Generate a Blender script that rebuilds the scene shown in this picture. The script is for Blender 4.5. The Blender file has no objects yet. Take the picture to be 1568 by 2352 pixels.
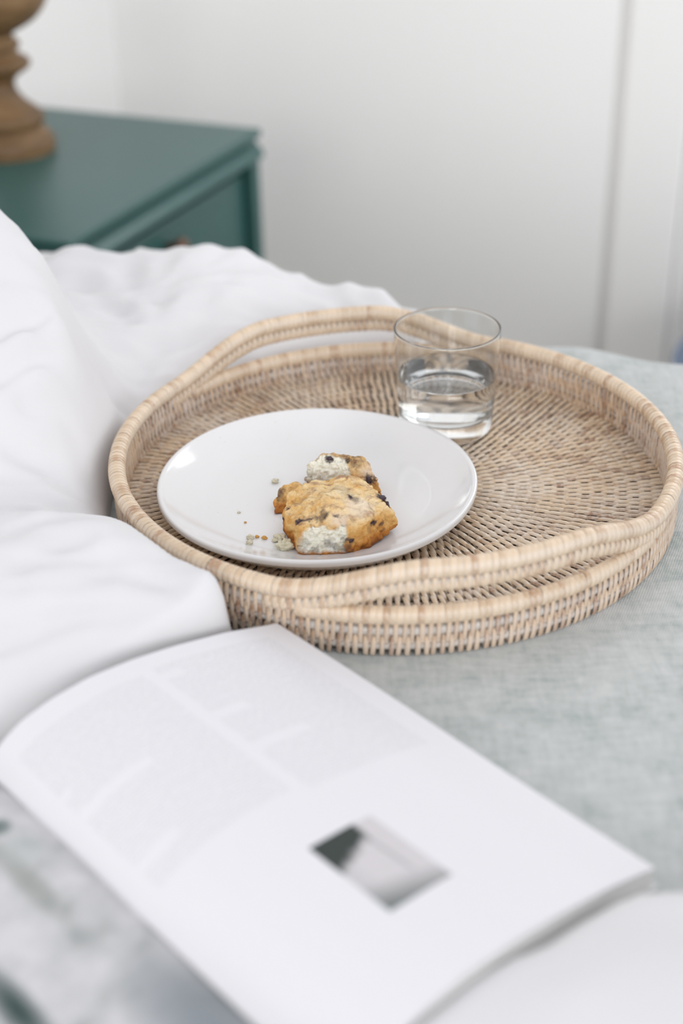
import bpy, bmesh, math, random
import numpy as np
from mathutils import Vector, Matrix, noise

random.seed(7); rng = np.random.default_rng(7)
S = bpy.context.scene
COL = S.collection
PI = math.pi
ZB = 0.60                      # height of the bed top above the floor; everything is built from the bed top and lifted at the end

# ------------------------------------------------------------------ camera
cd = bpy.data.cameras.new('camera'); cam = bpy.data.objects.new('camera', cd); COL.objects.link(cam)
cd.sensor_fit = 'VERTICAL'; cd.sensor_height = 36.0; cd.sensor_width = 24.0; cd.lens = 50.0
cd.clip_start = 0.02; cd.clip_end = 60
th, ro = math.radians(30.3), math.radians(1.2)
fw = Vector((0, math.cos(th), -math.sin(th))); rt = Vector((1, 0, 0)); up = rt.cross(fw)
rt2 = math.cos(ro) * rt - math.sin(ro) * up; up2 = rt2.cross(fw)
cam.matrix_world = Matrix(((rt2.x, up2.x, -fw.x, 0), (rt2.y, up2.y, -fw.y, 0), (rt2.z, up2.z, -fw.z, 0.54 + ZB), (0, 0, 0, 1)))
cd.dof.use_dof = True; cd.dof.focus_distance = 1.02; cd.dof.aperture_fstop = 2.8; cd.dof.aperture_blades = 0
S.camera = cam

# ------------------------------------------------------------------ sky, window light, exposure
W = bpy.data.worlds.new('overcast'); S.world = W; W.use_nodes = True
bg = W.node_tree.nodes['Background']; bg.inputs[0].default_value = (0.95, 0.965, 1.015, 1); bg.inputs[1].default_value = 0.89
def area(name, loc, target, sx, sy, power, col):
    l = bpy.data.lights.new(name, 'AREA'); l.shape = 'RECTANGLE'; l.size = sx; l.size_y = sy; l.energy = power; l.color = col
    o = bpy.data.objects.new(name, l); COL.objects.link(o); o.location = Vector(loc) + Vector((0, 0, ZB))
    o.rotation_euler = (Vector(target) - Vector(loc)).to_track_quat('-Z', 'Y').to_euler(); return o
area('window_light', (2.2, -3.6, 1.45), (0.2, 1.9, 0.1), 1.9, 1.7, 58, (0.96, 0.98, 1.0))
area('window_light_behind', (-1.3, -4.2, 1.45), (0.1, 1.9, 0.1), 1.5, 1.7, 58, (1.0, 0.99, 0.975))
area('door_window_light', (0.86, 2.02, 0.70), (-0.05, 0.95, 0.0), 0.55, 1.0, 5.5, (0.97, 0.985, 1.0))
S.view_settings.view_transform = 'Standard'; S.view_settings.look = 'None'
S.view_settings.exposure = 0.14; S.view_settings.gamma = 1.0; S.view_settings.use_curve_mapping = False

# ------------------------------------------------------------------ helpers
def link(name, me, mat=None, parent=None, smooth=True):
    o = bpy.data.objects.new(name, me); COL.objects.link(o)
    if mat is not None and not me.materials: me.materials.append(mat)
    if smooth and me.polygons: me.polygons.foreach_set('use_smooth', np.ones(len(me.polygons), bool))
    if parent is not None: o.parent = parent
    return o
def mesh(name, v, f):
    me = bpy.data.meshes.new(name); me.from_pydata([tuple(map(float, p)) for p in v], [], [tuple(map(int, q)) for q in f]); me.update(); return me
def obj(name, v, f, mat, parent=None, smooth=True, origin=None):
    v = np.asarray(v, float)
    if origin is not None: v = v - np.asarray(origin)
    o = link(name, mesh(name, v, f), mat, parent, smooth)
    if origin is not None: o.location = origin
    return o
def empty(name, loc):
    o = bpy.data.objects.new(name, None); COL.objects.link(o); o.location = loc; o.empty_display_size = 0.02; return o
def tag(o, label=None, cat=None, group=None, kind=None):
    for k, val in (('label', label), ('category', cat), ('group', group), ('kind', kind)):
        if val: o[k] = val
    return o
def grid_faces(nu, nv, wrap_u=False, wrap_v=False, off=0):
    f = []
    for i in range(nu if wrap_u else nu - 1):
        for j in range(nv if wrap_v else nv - 1):
            a = i * nv + j; b = ((i + 1) % nu) * nv + j; c = ((i + 1) % nu) * nv + (j + 1) % nv; d = i * nv + (j + 1) % nv
            f.append((off + a, off + b, off + c, off + d))
    return f
def lathe(prof, n=96, close=True):
    prof = np.asarray(prof, float); ang = np.linspace(0, 2 * PI, n, endpoint=False)
    v = np.stack([np.outer(np.cos(ang), prof[:, 0]), np.outer(np.sin(ang), prof[:, 0]), np.tile(prof[:, 1], (n, 1))], -1).reshape(-1, 3)
    return v, grid_faces(n, len(prof), wrap_u=True)
def smooth_profile(pts, per=6):
    pts = np.asarray(pts, float); out = []
    P = np.vstack([2 * pts[0] - pts[1], pts, 2 * pts[-1] - pts[-2]])
    for i in range(1, len(P) - 2):
        for t in np.linspace(0, 1, per, endpoint=False):
            a, b, c, d = P[i - 1], P[i], P[i + 1], P[i + 2]
            out.append(0.5 * (2 * b + (c - a) * t + (2 * a - 5 * b + 4 * c - d) * t * t + (3 * b - a - 3 * c + d) * t ** 3))
    out.append(pts[-1]); return np.array(out)
def box_vf(x0, x1, y0, y1, z0, z1, bev=0.0):
    bm = bmesh.new(); bmesh.ops.create_cube(bm, size=1)
    for q in bm.verts: q.co = Vector(((x0 + x1) / 2 + q.co.x * (x1 - x0), (y0 + y1) / 2 + q.co.y * (y1 - y0), (z0 + z1) / 2 + q.co.z * (z1 - z0)))
    if bev: bmesh.ops.bevel(bm, geom=bm.edges[:], offset=bev, segments=2, affect='EDGES', profile=0.5)
    bm.verts.index_update(); v = [tuple(q.co) for q in bm.verts]; f = [[q.index for q in g.verts] for g in bm.faces]; bm.free(); return v, f
def sstep(x, a, b):
    t = np.clip((x - a) / (b - a), 0, 1); return t * t * (3 - 2 * t)
def vnoise(pts, scale, seed=0.0):
    return np.array([noise.noise(Vector((p[0] * scale + seed, p[1] * scale - seed * 0.7, p[2] * scale + 3.1 * seed))) for p in pts])

# ------------------------------------------------------------------ materials
class NT:
    def __init__(s, name, rough=0.6, spec=0.5):
        s.m = bpy.data.materials.new(name); s.m.use_nodes = True; s.t = s.m.node_tree; s.b = s.t.nodes['Principled BSDF']
        s.b.inputs['Roughness'].default_value = rough; s.b.inputs['Specular IOR Level'].default_value = spec
    def n(s, typ, **kw):
        q = s.t.nodes.new(typ)
        for k, val in kw.items():
            if k in q.inputs: q.inputs[k].default_value = val
            else: setattr(q, k, val)
        return q
    def l(s, a, b): s.t.links.new(a, b)
    def math(s, op, a, b=None, clamp=False):
        q = s.t.nodes.new('ShaderNodeMath'); q.operation = op; q.use_clamp = clamp
        for i, x in enumerate((a, b)):
            if x is None: continue
            if isinstance(x, (int, float)): q.inputs[i].default_value = x
            else: s.l(x, q.inputs[i])
        return q.outputs[0]
    def ramp(s, fac, stops):
        q = s.t.nodes.new('ShaderNodeValToRGB'); e = q.color_ramp.elements
        while len(e) < len(stops): e.new(0.5)
        for i, (p, c) in enumerate(stops): e[i].position = p; e[i].color = (*c, 1)
        s.l(fac, q.inputs[0]); return q.outputs[0]
    def mix(s, fac, a, b):
        q = s.t.nodes.new('ShaderNodeMix'); q.data_type = 'RGBA'
        for i, x in ((0, fac), (6, a), (7, b)):
            if isinstance(x, (int, float)): q.inputs[i].default_value = x
            elif isinstance(x, tuple): q.inputs[i].default_value = (*x, 1)
            else: s.l(x, q.inputs[i])
        return q.outputs[2]
    def noise(s, scale, detail=3, rough=0.5, coord='Object', stretch=None):
        tc = s.n('ShaderNodeTexCoord'); v = tc.outputs[coord]
        if stretch: mp = s.n('ShaderNodeMapping'); mp.inputs['Scale'].default_value = stretch; s.l(v, mp.inputs[0]); v = mp.outputs[0]
        q = s.n('ShaderNodeTexNoise'); q.inputs['Scale'].default_value = scale; q.inputs['Detail'].default_value = detail; q.inputs['Roughness'].default_value = rough
        s.l(v, q.inputs['Vector']); return q.outputs[0]
    def bump(s, h, strength=0.3, dist=0.001):
        q = s.n('ShaderNodeBump'); q.inputs['Strength'].default_value = strength; q.inputs['Distance'].default_value = dist
        s.l(h, q.inputs['Height']); s.l(q.outputs[0], s.b.inputs['Normal'])
    def color(s, c):
        if isinstance(c, tuple): s.b.inputs['Base Color'].default_value = (*c, 1)
        else: s.l(c, s.b.inputs['Base Color'])
        return s

def plain(name, c, rough=0.6, spec=0.5, var=0.04, scale=12):
    k = NT(name, rough, spec); n = k.noise(scale); a = tuple(x * (1 - var) for x in c); b = tuple(min(1, x * (1 + var)) for x in c)
    k.color(k.mix(n, a, b)); return k.m
M = {}
M['wall'] = plain('wall_paint', (0.915, 0.905, 0.89), 0.55, 0.4, 0.015, 3)
M['trim'] = plain('trim_paint', (0.915, 0.90, 0.88), 0.4, 0.5, 0.01, 4)
M['floor'] = plain('floor_boards', (0.66, 0.61, 0.54), 0.5, 0.4, 0.15, 6)
def cloth(name, c, scale=900):
    k = NT(name, 0.9, 0.2); k.color(c); k.b.inputs['Sheen Weight'].default_value = 0.15
    n = k.noise(scale, 2); n2 = k.noise(60, 4); k.bump(k.math('ADD', n, n2), 0.12, 0.0006); return k.m
M['cotton'] = cloth('white_cotton', (0.69, 0.68, 0.685))
M['teal'] = None
k = NT('teal_paint', 0.36, 0.5); n = k.noise(9, 4); k.color(k.mix(n, (0.028, 0.092, 0.086), (0.040, 0.114, 0.105))); M['teal'] = k.m
k = NT('turned_wood', 0.5, 0.4); n = k.noise(14, 5, 0.6, stretch=(1, 1, 6)); k.color(k.ramp(n, [(0.3, (0.10, 0.055, 0.022)), (0.55, (0.20, 0.115, 0.05)), (0.75, (0.28, 0.18, 0.09))])); M['wood'] = k.m
M['knob'] = plain('brown_knob', (0.12, 0.06, 0.03), 0.4, 0.5)
M['blue'] = plain('blue_fabric', (0.20, 0.25, 0.34), 0.9, 0.2)
M['shade'] = plain('linen_shade', (0.75, 0.70, 0.62), 0.9, 0.2)
# grey green linen
k = NT('grey_green_linen', 0.9, 0.15)
n1 = k.noise(7, 5, 0.6); n2 = k.noise(220, 3, 0.6, stretch=(1, 0.25, 1)); n3 = k.noise(220, 3, 0.6, stretch=(0.25, 1, 1)); n4 = k.noise(45, 5, 0.7)
t = k.math('ADD', k.math('MULTIPLY', n2, 0.5), k.math('MULTIPLY', n3, 0.5))
t = k.math('ADD', k.math('MULTIPLY', t, 0.45), k.math('ADD', k.math('MULTIPLY', n4, 0.32), k.math('MULTIPLY', n1, 0.26)))
k.color(k.ramp(t, [(0.38, (0.34, 0.39, 0.375)), (0.50, (0.49, 0.51, 0.495)), (0.64, (0.60, 0.605, 0.595))]))
tc = k.n('ShaderNodeTexCoord'); mp = k.n('ShaderNodeMapping'); mp.inputs['Rotation'].default_value = (0, 0, 0.39); k.l(tc.outputs['Object'], mp.inputs[0])
w1 = k.n('ShaderNodeTexWave', wave_type='BANDS', bands_direction='X'); w1.inputs['Scale'].default_value = 190; w1.inputs['Distortion'].default_value = 1.5; k.l(mp.outputs[0], w1.inputs[0])
w2 = k.n('ShaderNodeTexWave', wave_type='BANDS', bands_direction='Y'); w2.inputs['Scale'].default_value = 190; w2.inputs['Distortion'].default_value = 1.5; k.l(mp.outputs[0], w2.inputs[0])
k.bump(k.math('ADD', w1.outputs[1], w2.outputs[1]), 0.35, 0.0005); M['linen'] = k.m
# rattan
def rattan(name, dark, mid, pale, white):
    k = NT(name, 0.42, 0.5)
    oi = k.n('ShaderNodeObjectInfo'); ge = k.n('ShaderNodeNewGeometry')
    r = k.math('FRACT', k.math('ADD', k.math('MULTIPLY', oi.outputs['Random'], 5.37), ge.outputs['Random Per Island']))
    base = k.ramp(r, [(0.0, dark), (0.16, mid), (0.5, pale), (1.0, tuple(min(1, x * 1.12) for x in pale))])
    n = k.noise(230, 4, 0.65, coord='Generated' if False else 'Object')
    big = k.noise(16, 3, 0.6)
    f = k.math('MULTIPLY', k.math('SUBTRACT', k.math('ADD', n, k.math('MULTIPLY', big, 0.6)), 0.68, True), 2.6, True)
    k.color(k.mix(f, base, white)); k.bump(n, 0.25, 0.0004); return k.m
M['rattan'] = rattan('rattan_strand', (0.33, 0.18, 0.10), (0.49, 0.325, 0.205), (0.60, 0.44, 0.30), (0.70, 0.62, 0.56))
M['rattan_rim'] = rattan('rattan_rim_strand', (0.46, 0.28, 0.165), (0.58, 0.415, 0.265), (0.65, 0.50, 0.35), (0.70, 0.615, 0.52))
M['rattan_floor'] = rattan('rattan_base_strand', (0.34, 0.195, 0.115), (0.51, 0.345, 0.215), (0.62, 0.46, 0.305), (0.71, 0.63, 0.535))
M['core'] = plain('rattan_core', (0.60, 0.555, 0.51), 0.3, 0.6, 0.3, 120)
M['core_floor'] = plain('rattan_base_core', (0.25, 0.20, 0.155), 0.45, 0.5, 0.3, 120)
# ceramic
k = NT('white_glaze', 0.12, 0.5); n = k.noise(380, 2, 0.5); sp = k.ramp(n, [(0.0, (0.72, 0.708, 0.70)), (0.735, (0.72, 0.708, 0.70)), (0.77, (0.62, 0.58, 0.53))])
k.color(sp); n5 = k.noise(40, 3); k.bump(n5, 0.05, 0.0006); k.b.inputs['Coat Weight'].default_value = 0.2; k.b.inputs['Coat Roughness'].default_value = 0.05; M['plate'] = k.m
k = NT('unglazed_foot', 0.8, 0.3); k.color((0.60, 0.55, 0.48)); M['foot'] = k.m
k = NT('clear_glass', 0.0, 0.5); k.color((0.985, 0.995, 0.99)); k.b.inputs['Transmission Weight'].default_value = 1; k.b.inputs['IOR'].default_value = 1.46; M['glass'] = k.m
k = NT('window_pane', 0.0, 0.5); k.color((0.97, 0.99, 0.98)); k.b.inputs['Transmission Weight'].default_value = 1; M['pane'] = k.m
k = NT('water', 0.0, 0.5); k.color((1, 1, 1)); k.b.inputs['Transmission Weight'].default_value = 1; k.b.inputs['IOR'].default_value = 1.33; M['water'] = k.m
# scone
def scone_mat():
    k = NT('baked_scone', 0.75, 0.3); k.b.inputs['Subsurface Weight'].default_value = 0.12; k.b.inputs['Subsurface Radius'].default_value = (0.004, 0.002, 0.001)
    k.b.inputs['Subsurface Scale'].default_value = 1.0
    def at(nm): q = k.n('ShaderNodeAttribute'); q.attribute_name = nm; return q.outputs['Fac']
    crumb, bake, berry, flour = at('crumb'), at('bake'), at('berry'), at('flour')
    n1 = k.noise(62, 5, 0.66); n2 = k.noise(300, 4, 0.7); n3 = k.noise(120, 4, 0.6, stretch=(1, 2.2, 2.2))
    t = k.math('ADD', k.math('MULTIPLY', n1, 0.7), k.math('MULTIPLY', n2, 0.3)); t = k.math('ADD', t, bake)
    crust = k.ramp(t, [(0.30, (0.86, 0.70, 0.45)), (0.43, (0.79, 0.575, 0.30)), (0.57, (0.70, 0.41, 0.135)), (0.74, (0.54, 0.21, 0.035)), (0.95, (0.24, 0.075, 0.015))])
    n4 = k.noise(78, 4, 0.6, stretch=(1, 1.7, 1)); blotch = k.math('MULTIPLY', k.math('SUBTRACT', n4, 0.50, True), 6.0, True)
    crust = k.mix(k.math('MULTIPLY', k.math('MULTIPLY', blotch, k.math('ADD', n2, 0.25)), at('top'), True), crust, (0.33, 0.185, 0.12))
    fleck = k.math('MULTIPLY', k.math('SUBTRACT', n2, 0.60, True), 7.0, True); crust = k.mix(k.math('MULTIPLY', fleck, 0.7), crust, (0.20, 0.10, 0.07))
    crust = k.mix(k.math('MULTIPLY', flour, k.math('ADD', n2, 0.15, True)), crust, (0.80, 0.68, 0.55))
    cr = k.ramp(n2, [(0.28, (0.52, 0.46, 0.31)), (0.40, (0.86, 0.82, 0.67)), (0.62, (0.92, 0.90, 0.80))])
    gm = k.math('MULTIPLY', k.math('SUBTRACT', n1, 0.52, True), 3.0, True)
    cr = k.mix(k.math('MULTIPLY', gm, 0.2), cr, (0.42, 0.42, 0.35))
    c = k.mix(crumb, crust, cr)
    bb = k.math('MULTIPLY', berry, k.math('ADD', k.math('MULTIPLY', n2, 1.6), 0.1), True)
    k.color(k.mix(bb, c, (0.035, 0.022, 0.035)))
    vor = k.n('ShaderNodeTexVoronoi'); vor.inputs['Scale'].default_value = 240; tc = k.n('ShaderNodeTexCoord'); k.l(tc.outputs['Object'], vor.inputs['Vector'])
    h = k.math('ADD', n2, k.math('MULTIPLY', k.math('MULTIPLY', vor.outputs[0], crumb), 0.9)); k.bump(h, 0.8, 0.0022); return k.m
M['scone'] = scone_mat()
k = NT('dried_berry', 0.45, 0.5); n = k.noise(300, 3); k.color(k.mix(n, (0.015, 0.010, 0.018), (0.07, 0.035, 0.05))); k.bump(n, 0.6, 0.001); M['berry'] = k.m
M['crumb'] = plain('scone_crumb', (0.64, 0.59, 0.44), 0.9, 0.2, 0.2, 400)
M['crumb_brown'] = plain('scone_crust_crumb', (0.60, 0.32, 0.09), 0.8, 0.2, 0.2, 400)

# ------------------------------------------------------------------ the room: bed axes
A2 = np.array([math.sin(math.radians(22.3)), math.cos(math.radians(22.3))]); B2 = np.array([-A2[1], A2[0]])    # A2 runs across the bed, B2 towards the headboard
ROOM = Matrix(((B2[0], A2[0], 0, 0), (B2[1], A2[1], 0, 0), (0, 0, 1, 0), (0, 0, 0, 1)))
Cn = np.array([-0.1011, 1.9969]); CS, CT = float(Cn @ B2), float(Cn @ A2)     # far front corner of the nightstand in bed axes (s, t)
def st(v):                     # bed axes -> world
    v = np.asarray(v, float); return np.column_stack([v[:, 0:1] * B2 + v[:, 1:2] * A2, v[:, 2]])
def st_box(name, s0, s1, t0, t1, z0, z1, mat, parent=None, bev=0.0, kind=None):
    v, f = box_vf(s0, s1, t0, t1, z0, z1, bev); f = [q[::-1] for q in f]
    o = obj(name, st(v), f, mat, parent, smooth=False)
    if kind: o['kind'] = kind
    return o
TW = CT + 0.50                 # plane of the far wall
SW = CS + 0.52                 # plane of the headboard wall
FZ = -ZB
st_box('floor', SW - 4.2, SW, TW - 4.0, TW, FZ - 0.05, FZ, M['floor'], kind='structure')
st_box('wall_left', SW, SW + 0.1, TW - 2.6, TW + 0.1, FZ, 2.0, M['wall'], kind='structure')
S_GAP, S_CAS = CS - 0.394, CS - 0.410
S_DOOR = CS - 0.515
st_box('wall_back', S_GAP, SW + 0.0, TW, TW + 0.1, FZ, 2.0, M['wall'], kind='structure')
st_box('wall_back_beyond_door', S_DOOR - 1.9, S_DOOR - 0.9, TW, TW + 0.1, FZ, 2.0, M['wall'], kind='structure')
st_box('wall_back_reveal', S_DOOR, S_GAP, TW + 0.018, TW + 0.1, FZ, 2.0, M['wall'], kind='structure')
st_box('trim_1', S_DOOR, S_CAS, TW - 0.004, TW + 0.018, FZ, 1.5, M['trim'], bev=0.004, kind='structure')
st_box('trim_2', S_DOOR - 0.022, S_DOOR - 0.002, TW + 0.005, TW + 0.05, FZ, 1.5, M['trim'], bev=0.003, kind='structure')
d1 = empty('door_1', (0, 0, 0)); tag(d1, kind='structure')
D0, D1 = S_DOOR - 0.88, S_DOOR - 0.024
st_box('stile', D1 - 0.10, D1, TW + 0.012, TW + 0.045, FZ + 0.01, 1.46, M['trim'], d1, 0.003)
st_box('stile', D0, D0 + 0.10, TW + 0.012, TW + 0.045, FZ + 0.01, 1.46, M['trim'], d1, 0.003)
st_box('door_panel', D0 + 0.10, D1 - 0.10, TW + 0.016, TW + 0.040, FZ + 0.01, 0.16, M['trim'], d1, 0.003)
st_box('top_rail', D0 + 0.10, D1 - 0.10, TW + 0.012, TW + 0.045, 1.36, 1.46, M['trim'], d1, 0.003)
st_box('pane', D0 + 0.10, D1 - 0.10, TW + 0.026, TW + 0.030, 0.16, 1.36, M['pane'], d1)


pc_ = st(np.array([[CS - 0.806, TW - 0.30, FZ]]))[0]
pf = empty('pouf', tuple(pc_)); tag(pf, 'blurred blue round fabric pouf at the right edge, beside the white door casing', 'pouf')
v, f = lathe(smooth_profile([(0.0, 0.0), (0.19, 0.0), (0.225, 0.03), (0.24, 0.12), (0.235, 0.22), (0.21, 0.28), (0.15, 0.30), (0.0, 0.305)], 4), 48); obj('cushion_body', v, f, M['blue'], pf)
v, f = lathe([(0.226, 0.255), (0.232, 0.262), (0.226, 0.269), (0.218, 0.262), (0.226, 0.255)], 48); obj('piping', v, f, M['blue'], pf)

# ------------------------------------------------------------------ coverlet on the bed
T0 = float(np.array([0.235, 1.236]) @ A2)     # far edge of the bed
ns, nt_ = 170, 150
ss = np.linspace(-0.62, SW - 0.02, ns)
def coverlet():
    prof_t = []
    tt = np.concatenate([np.linspace(T0 - 1.5, T0 - 0.03, nt_)])
    v = []
    for s in ss:
        x = s * B2[0] + tt * A2[0]; y = s * B2[1] + tt * A2[1]
        z = np.zeros_like(tt)
        dt = np.hypot(x - 0.041, y - 0.952); away = sstep(dt, 0.23, 0.34)
        near = sstep(y, 0.70, 0.82)
        z += 0.0035 * np.array([noise.noise(Vector((a * 7, b * 7, 0.3))) for a, b in zip(x, y)]) * away * near
        z += 0.0075 * np.array([noise.noise(Vector((a * 16, b * 9, 4.3))) for a, b in zip(x, y)]) * sstep(tt, T0 - 0.11, T0 - 0.03) * away
        row = [(s, t, q - 0.0015) for t, q in zip(tt, z)]
        r = 0.032; wob = 0.006 * noise.noise(Vector((s * 14, 2.2, 0)))
        for a in np.linspace(0.2, PI / 2, 7): row.append((s, T0 - 0.032 + wob + r * math.sin(a), z[-1] - 0.0015 - r * (1 - math.cos(a))))
        for zz in (-0.12, -0.25, -0.40, -0.55): row.append((s, T0 + wob + 0.004 * noise.noise(Vector((s * 11, zz * 3, 1))), zz))
        v += row
    return np.array(v), len(v) // ns
cv, nrow = coverlet()
co = obj('coverlet', st(cv), [q[::-1] for q in grid_faces(ns, nrow)], M['linen'])
tag(co, 'grey-green washed linen coverlet spread over the bed under the tray', 'bedspread')
st_box('mattress', -0.58, SW - 0.04, T0 - 1.48, T0 - 0.05, -0.56, -0.05, M['cotton'], bev=0.03)
tag(bpy.data.objects['mattress'], 'white mattress hidden beneath the grey-green linen coverlet', 'mattress')

# ------------------------------------------------------------------ white duvet (height field over a footprint)
TC = np.array([0.041, 0.952])
def inside_dist(P, poly):      # signed distance, positive inside
    n = len(poly); d = np.full(len(P), 1e9); ins = np.zeros(len(P), bool)
    for i in range(n):
        a, b = poly[i], poly[(i + 1) % n]; e = b - a; t = np.clip(((P - a) @ e) / (e @ e), 0, 1); q = a + t[:, None] * e
        d = np.minimum(d, np.hypot(*(P - q).T))
        cond = ((a[1] > P[:, 1]) != (b[1] > P[:, 1])); xi = a[0] + (P[:, 1] - a[1]) / (e[1] + 1e-12) * e[0]; ins ^= cond & (P[:, 0] < xi)
    return np.where(ins, d, -d)
def soft_field(name, poly, ctrl, edge, bounds, step, wr, mat, base=0.0):
    poly = np.array(poly); ctrl = np.array(ctrl, float)
    x0, x1, y0, y1 = bounds; xs = np.arange(x0, x1, step); ys = np.arange(y0, y1, step)
    X, Y = np.meshgrid(xs, ys, indexing='ij'); P = np.column_stack([X.ravel(), Y.ravel()])
    c = ctrl[:, :2]; D = np.hypot(c[:, None, 0] - c[None, :, 0], c[:, None, 1] - c[None, :, 1])
    K = D; n = len(c); Aq = np.zeros((n + 3, n + 3)); Aq[:n, :n] = K + np.eye(n) * 0.004; Aq[:n, n] = 1; Aq[:n, n + 1:] = c; Aq[n:, :n] = Aq[:n, n:].T
    w = np.linalg.solve(Aq, np.concatenate([ctrl[:, 2], np.zeros(3)]))
    Dp = np.hypot(P[:, None, 0] - c[None, :, 0], P[:, None, 1] - c[None, :, 1])
    H = np.maximum(Dp @ w[:n] + w[n] + P @ w[n + 1:], 0.004)
    sd = inside_dist(P, poly); t = np.clip(sd / (edge(P) if callable(edge) else edge), 0, 1)
    Hh = H * np.sqrt(np.clip(1 - (1 - t) ** 2, 0, 1))
    Hh = Hh + wr(P) * sstep(sd, 0.0, 0.05)
    # sag blur
    ins = (sd > 0).reshape(X.shape); keep = ins.copy()      # inner points plus the ring of outer points around them
    for di in (-1, 0, 1):
        for dj in (-1, 0, 1): keep |= np.roll(np.roll(ins, di, 0), dj, 1)
    keep[0, :] = keep[-1, :] = False; keep[:, 0] = keep[:, -1] = False
    Z = np.where(sd > 0, np.maximum(Hh, 0.0), -0.004) + base
    out = np.where(keep.ravel() & (sd <= 0))[0]              # the ring is pulled onto the outline so that the border is clean
    best = np.full(len(out), 1e9); bp = P[out].copy(); Po = P[out]
    for q in range(len(poly)):
        a, b = poly[q], poly[(q + 1) % len(poly)]; e = b - a; tt = np.clip(((Po - a) @ e) / (e @ e), 0, 1); qq = a + tt[:, None] * e; dd = np.hypot(*(Po - qq).T)
        m_ = dd < best; best[m_] = dd[m_]; bp[m_] = qq[m_]
    P[out] = bp
    V = np.column_stack([P, Z]); idx = -np.ones(len(P), int); kk = np.where(keep.ravel())[0]; idx[kk] = np.arange(len(kk))
    nx, ny = X.shape; f = []
    kp = keep
    for i in range(nx - 1):
        for j in range(ny - 1):
            if kp[i, j] and kp[i + 1, j] and kp[i + 1, j + 1] and kp[i, j + 1]:
                f.append((idx[i * ny + j], idx[(i + 1) * ny + j], idx[(i + 1) * ny + j + 1], idx[i * ny + j + 1]))
    o = obj(name, V[kk], f, mat)
    m2 = o.modifiers.new('smooth', 'SMOOTH'); m2.factor = 0.5; m2.iterations = 2
    return o
def arc(a0, a1, r, n): return [(TC[0] + r * math.cos(math.radians(a)), TC[1] + r * math.sin(math.radians(a))) for a in np.linspace(a0, a1, n)]
bedfar = lambda s, off=0.0: tuple(s * B2 + (T0 + off) * A2)
poly = [(-0.95, 0.12), (-0.62, 0.36), (-0.205, 0.636), (-0.118, 0.700), (-0.078, 0.734), (-0.071, 0.744), (-0.072, 0.758)] + arc(232, 76, 0.2168, 40) + [(0.088, 1.20), (0.075, 1.262)] + [bedfar(s, 0.015) for s in (0.42, 0.55, 0.7, 0.85, 1.0, 1.2, 1.32)] + [tuple(1.32 * B2 + 0.8 * A2), tuple(1.32 * B2 + 0.1 * A2)]
ctrl = [
    # far mass behind the tray
    (-0.262, 1.32, 0.064), (-0.243, 1.33, 0.060), (-0.228, 1.36, 0.024), (-0.196, 1.36, 0.048), (-0.158, 1.33, 0.061), (-0.122, 1.31, 0.070), (-0.088, 1.30, 0.067), (-0.063, 1.29, 0.059),
    (-0.034, 1.28, 0.048), (0.011, 1.255, 0.053), (0.043, 1.245, 0.051), (0.065, 1.215, 0.042), (-0.035, 1.255, 0.044), (-0.06, 1.235, 0.052), (0.02, 1.205, 0.036), (-0.10, 1.23, 0.058), (-0.14, 1.25, 0.058), (-0.12, 1.15, 0.030),
    (-0.155, 1.10, 0.024), (-0.165, 1.05, 0.022), (-0.19, 1.24, 0.046), (-0.20, 1.17, 0.046), (-0.24, 1.26, 0.050), (-0.30, 1.28, 0.050), (-0.30, 1.35, 0.04), (-0.40, 1.38, 0.03), (-0.30, 1.43, 0.02),
    (-0.122, 1.35, 0.040), (-0.09, 1.335, 0.034), (-0.063, 1.325, 0.024), (-0.03, 1.31, 0.012), (0.01, 1.288, 0.022), (0.043, 1.275, 0.024), (-0.16, 1.37, 0.038), (-0.20, 1.40, 0.028), (-0.06, 1.35, 0.012),
    # big mass to the left, falling towards the tray
    (-0.298, 1.12, 0.192), (-0.274, 1.105, 0.182), (-0.252, 1.09, 0.167), (-0.232, 1.075, 0.148), (-0.222, 1.05, 0.130), (-0.208, 1.015, 0.110), (-0.198, 0.985, 0.090), (-0.192, 0.955, 0.066), (-0.191, 0.92, 0.042),
    (-0.245, 1.155, 0.070), (-0.30, 1.20, 0.085), (-0.208, 1.105, 0.052), (-0.184, 1.045, 0.038),
    (-0.27, 1.03, 0.140), (-0.255, 0.95, 0.090), (-0.24, 0.895, 0.044), (-0.33, 0.95, 0.115), (-0.36, 1.05, 0.175), (-0.45, 1.10, 0.21), (-0.38, 1.22, 0.11), (-0.29, 0.875, 0.050),
    (-0.45, 0.95, 0.13), (-0.60, 1.0, 0.18), (-0.7, 1.25, 0.12), (-0.9, 1.1, 0.17),
    # roll in front of the tray
    (-0.235, 0.845, 0.049), (-0.20, 0.825, 0.060), (-0.177, 0.81, 0.064), (-0.157, 0.797, 0.065), (-0.13, 0.782, 0.058), (-0.117, 0.772, 0.053), (-0.098, 0.758, 0.055), (-0.084, 0.752, 0.058),
    (-0.19, 0.86, 0.036), (-0.15, 0.745, 0.050), (-0.20, 0.75, 0.056), (-0.18, 0.69, 0.036), (-0.25, 0.74, 0.058), (-0.25, 0.65, 0.032), (-0.30, 0.80, 0.066), (-0.40, 0.80, 0.075), (-0.4, 0.6, 0.04), (-0.6, 0.7, 0.09), (-0.105, 0.735, 0.050)]
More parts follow.
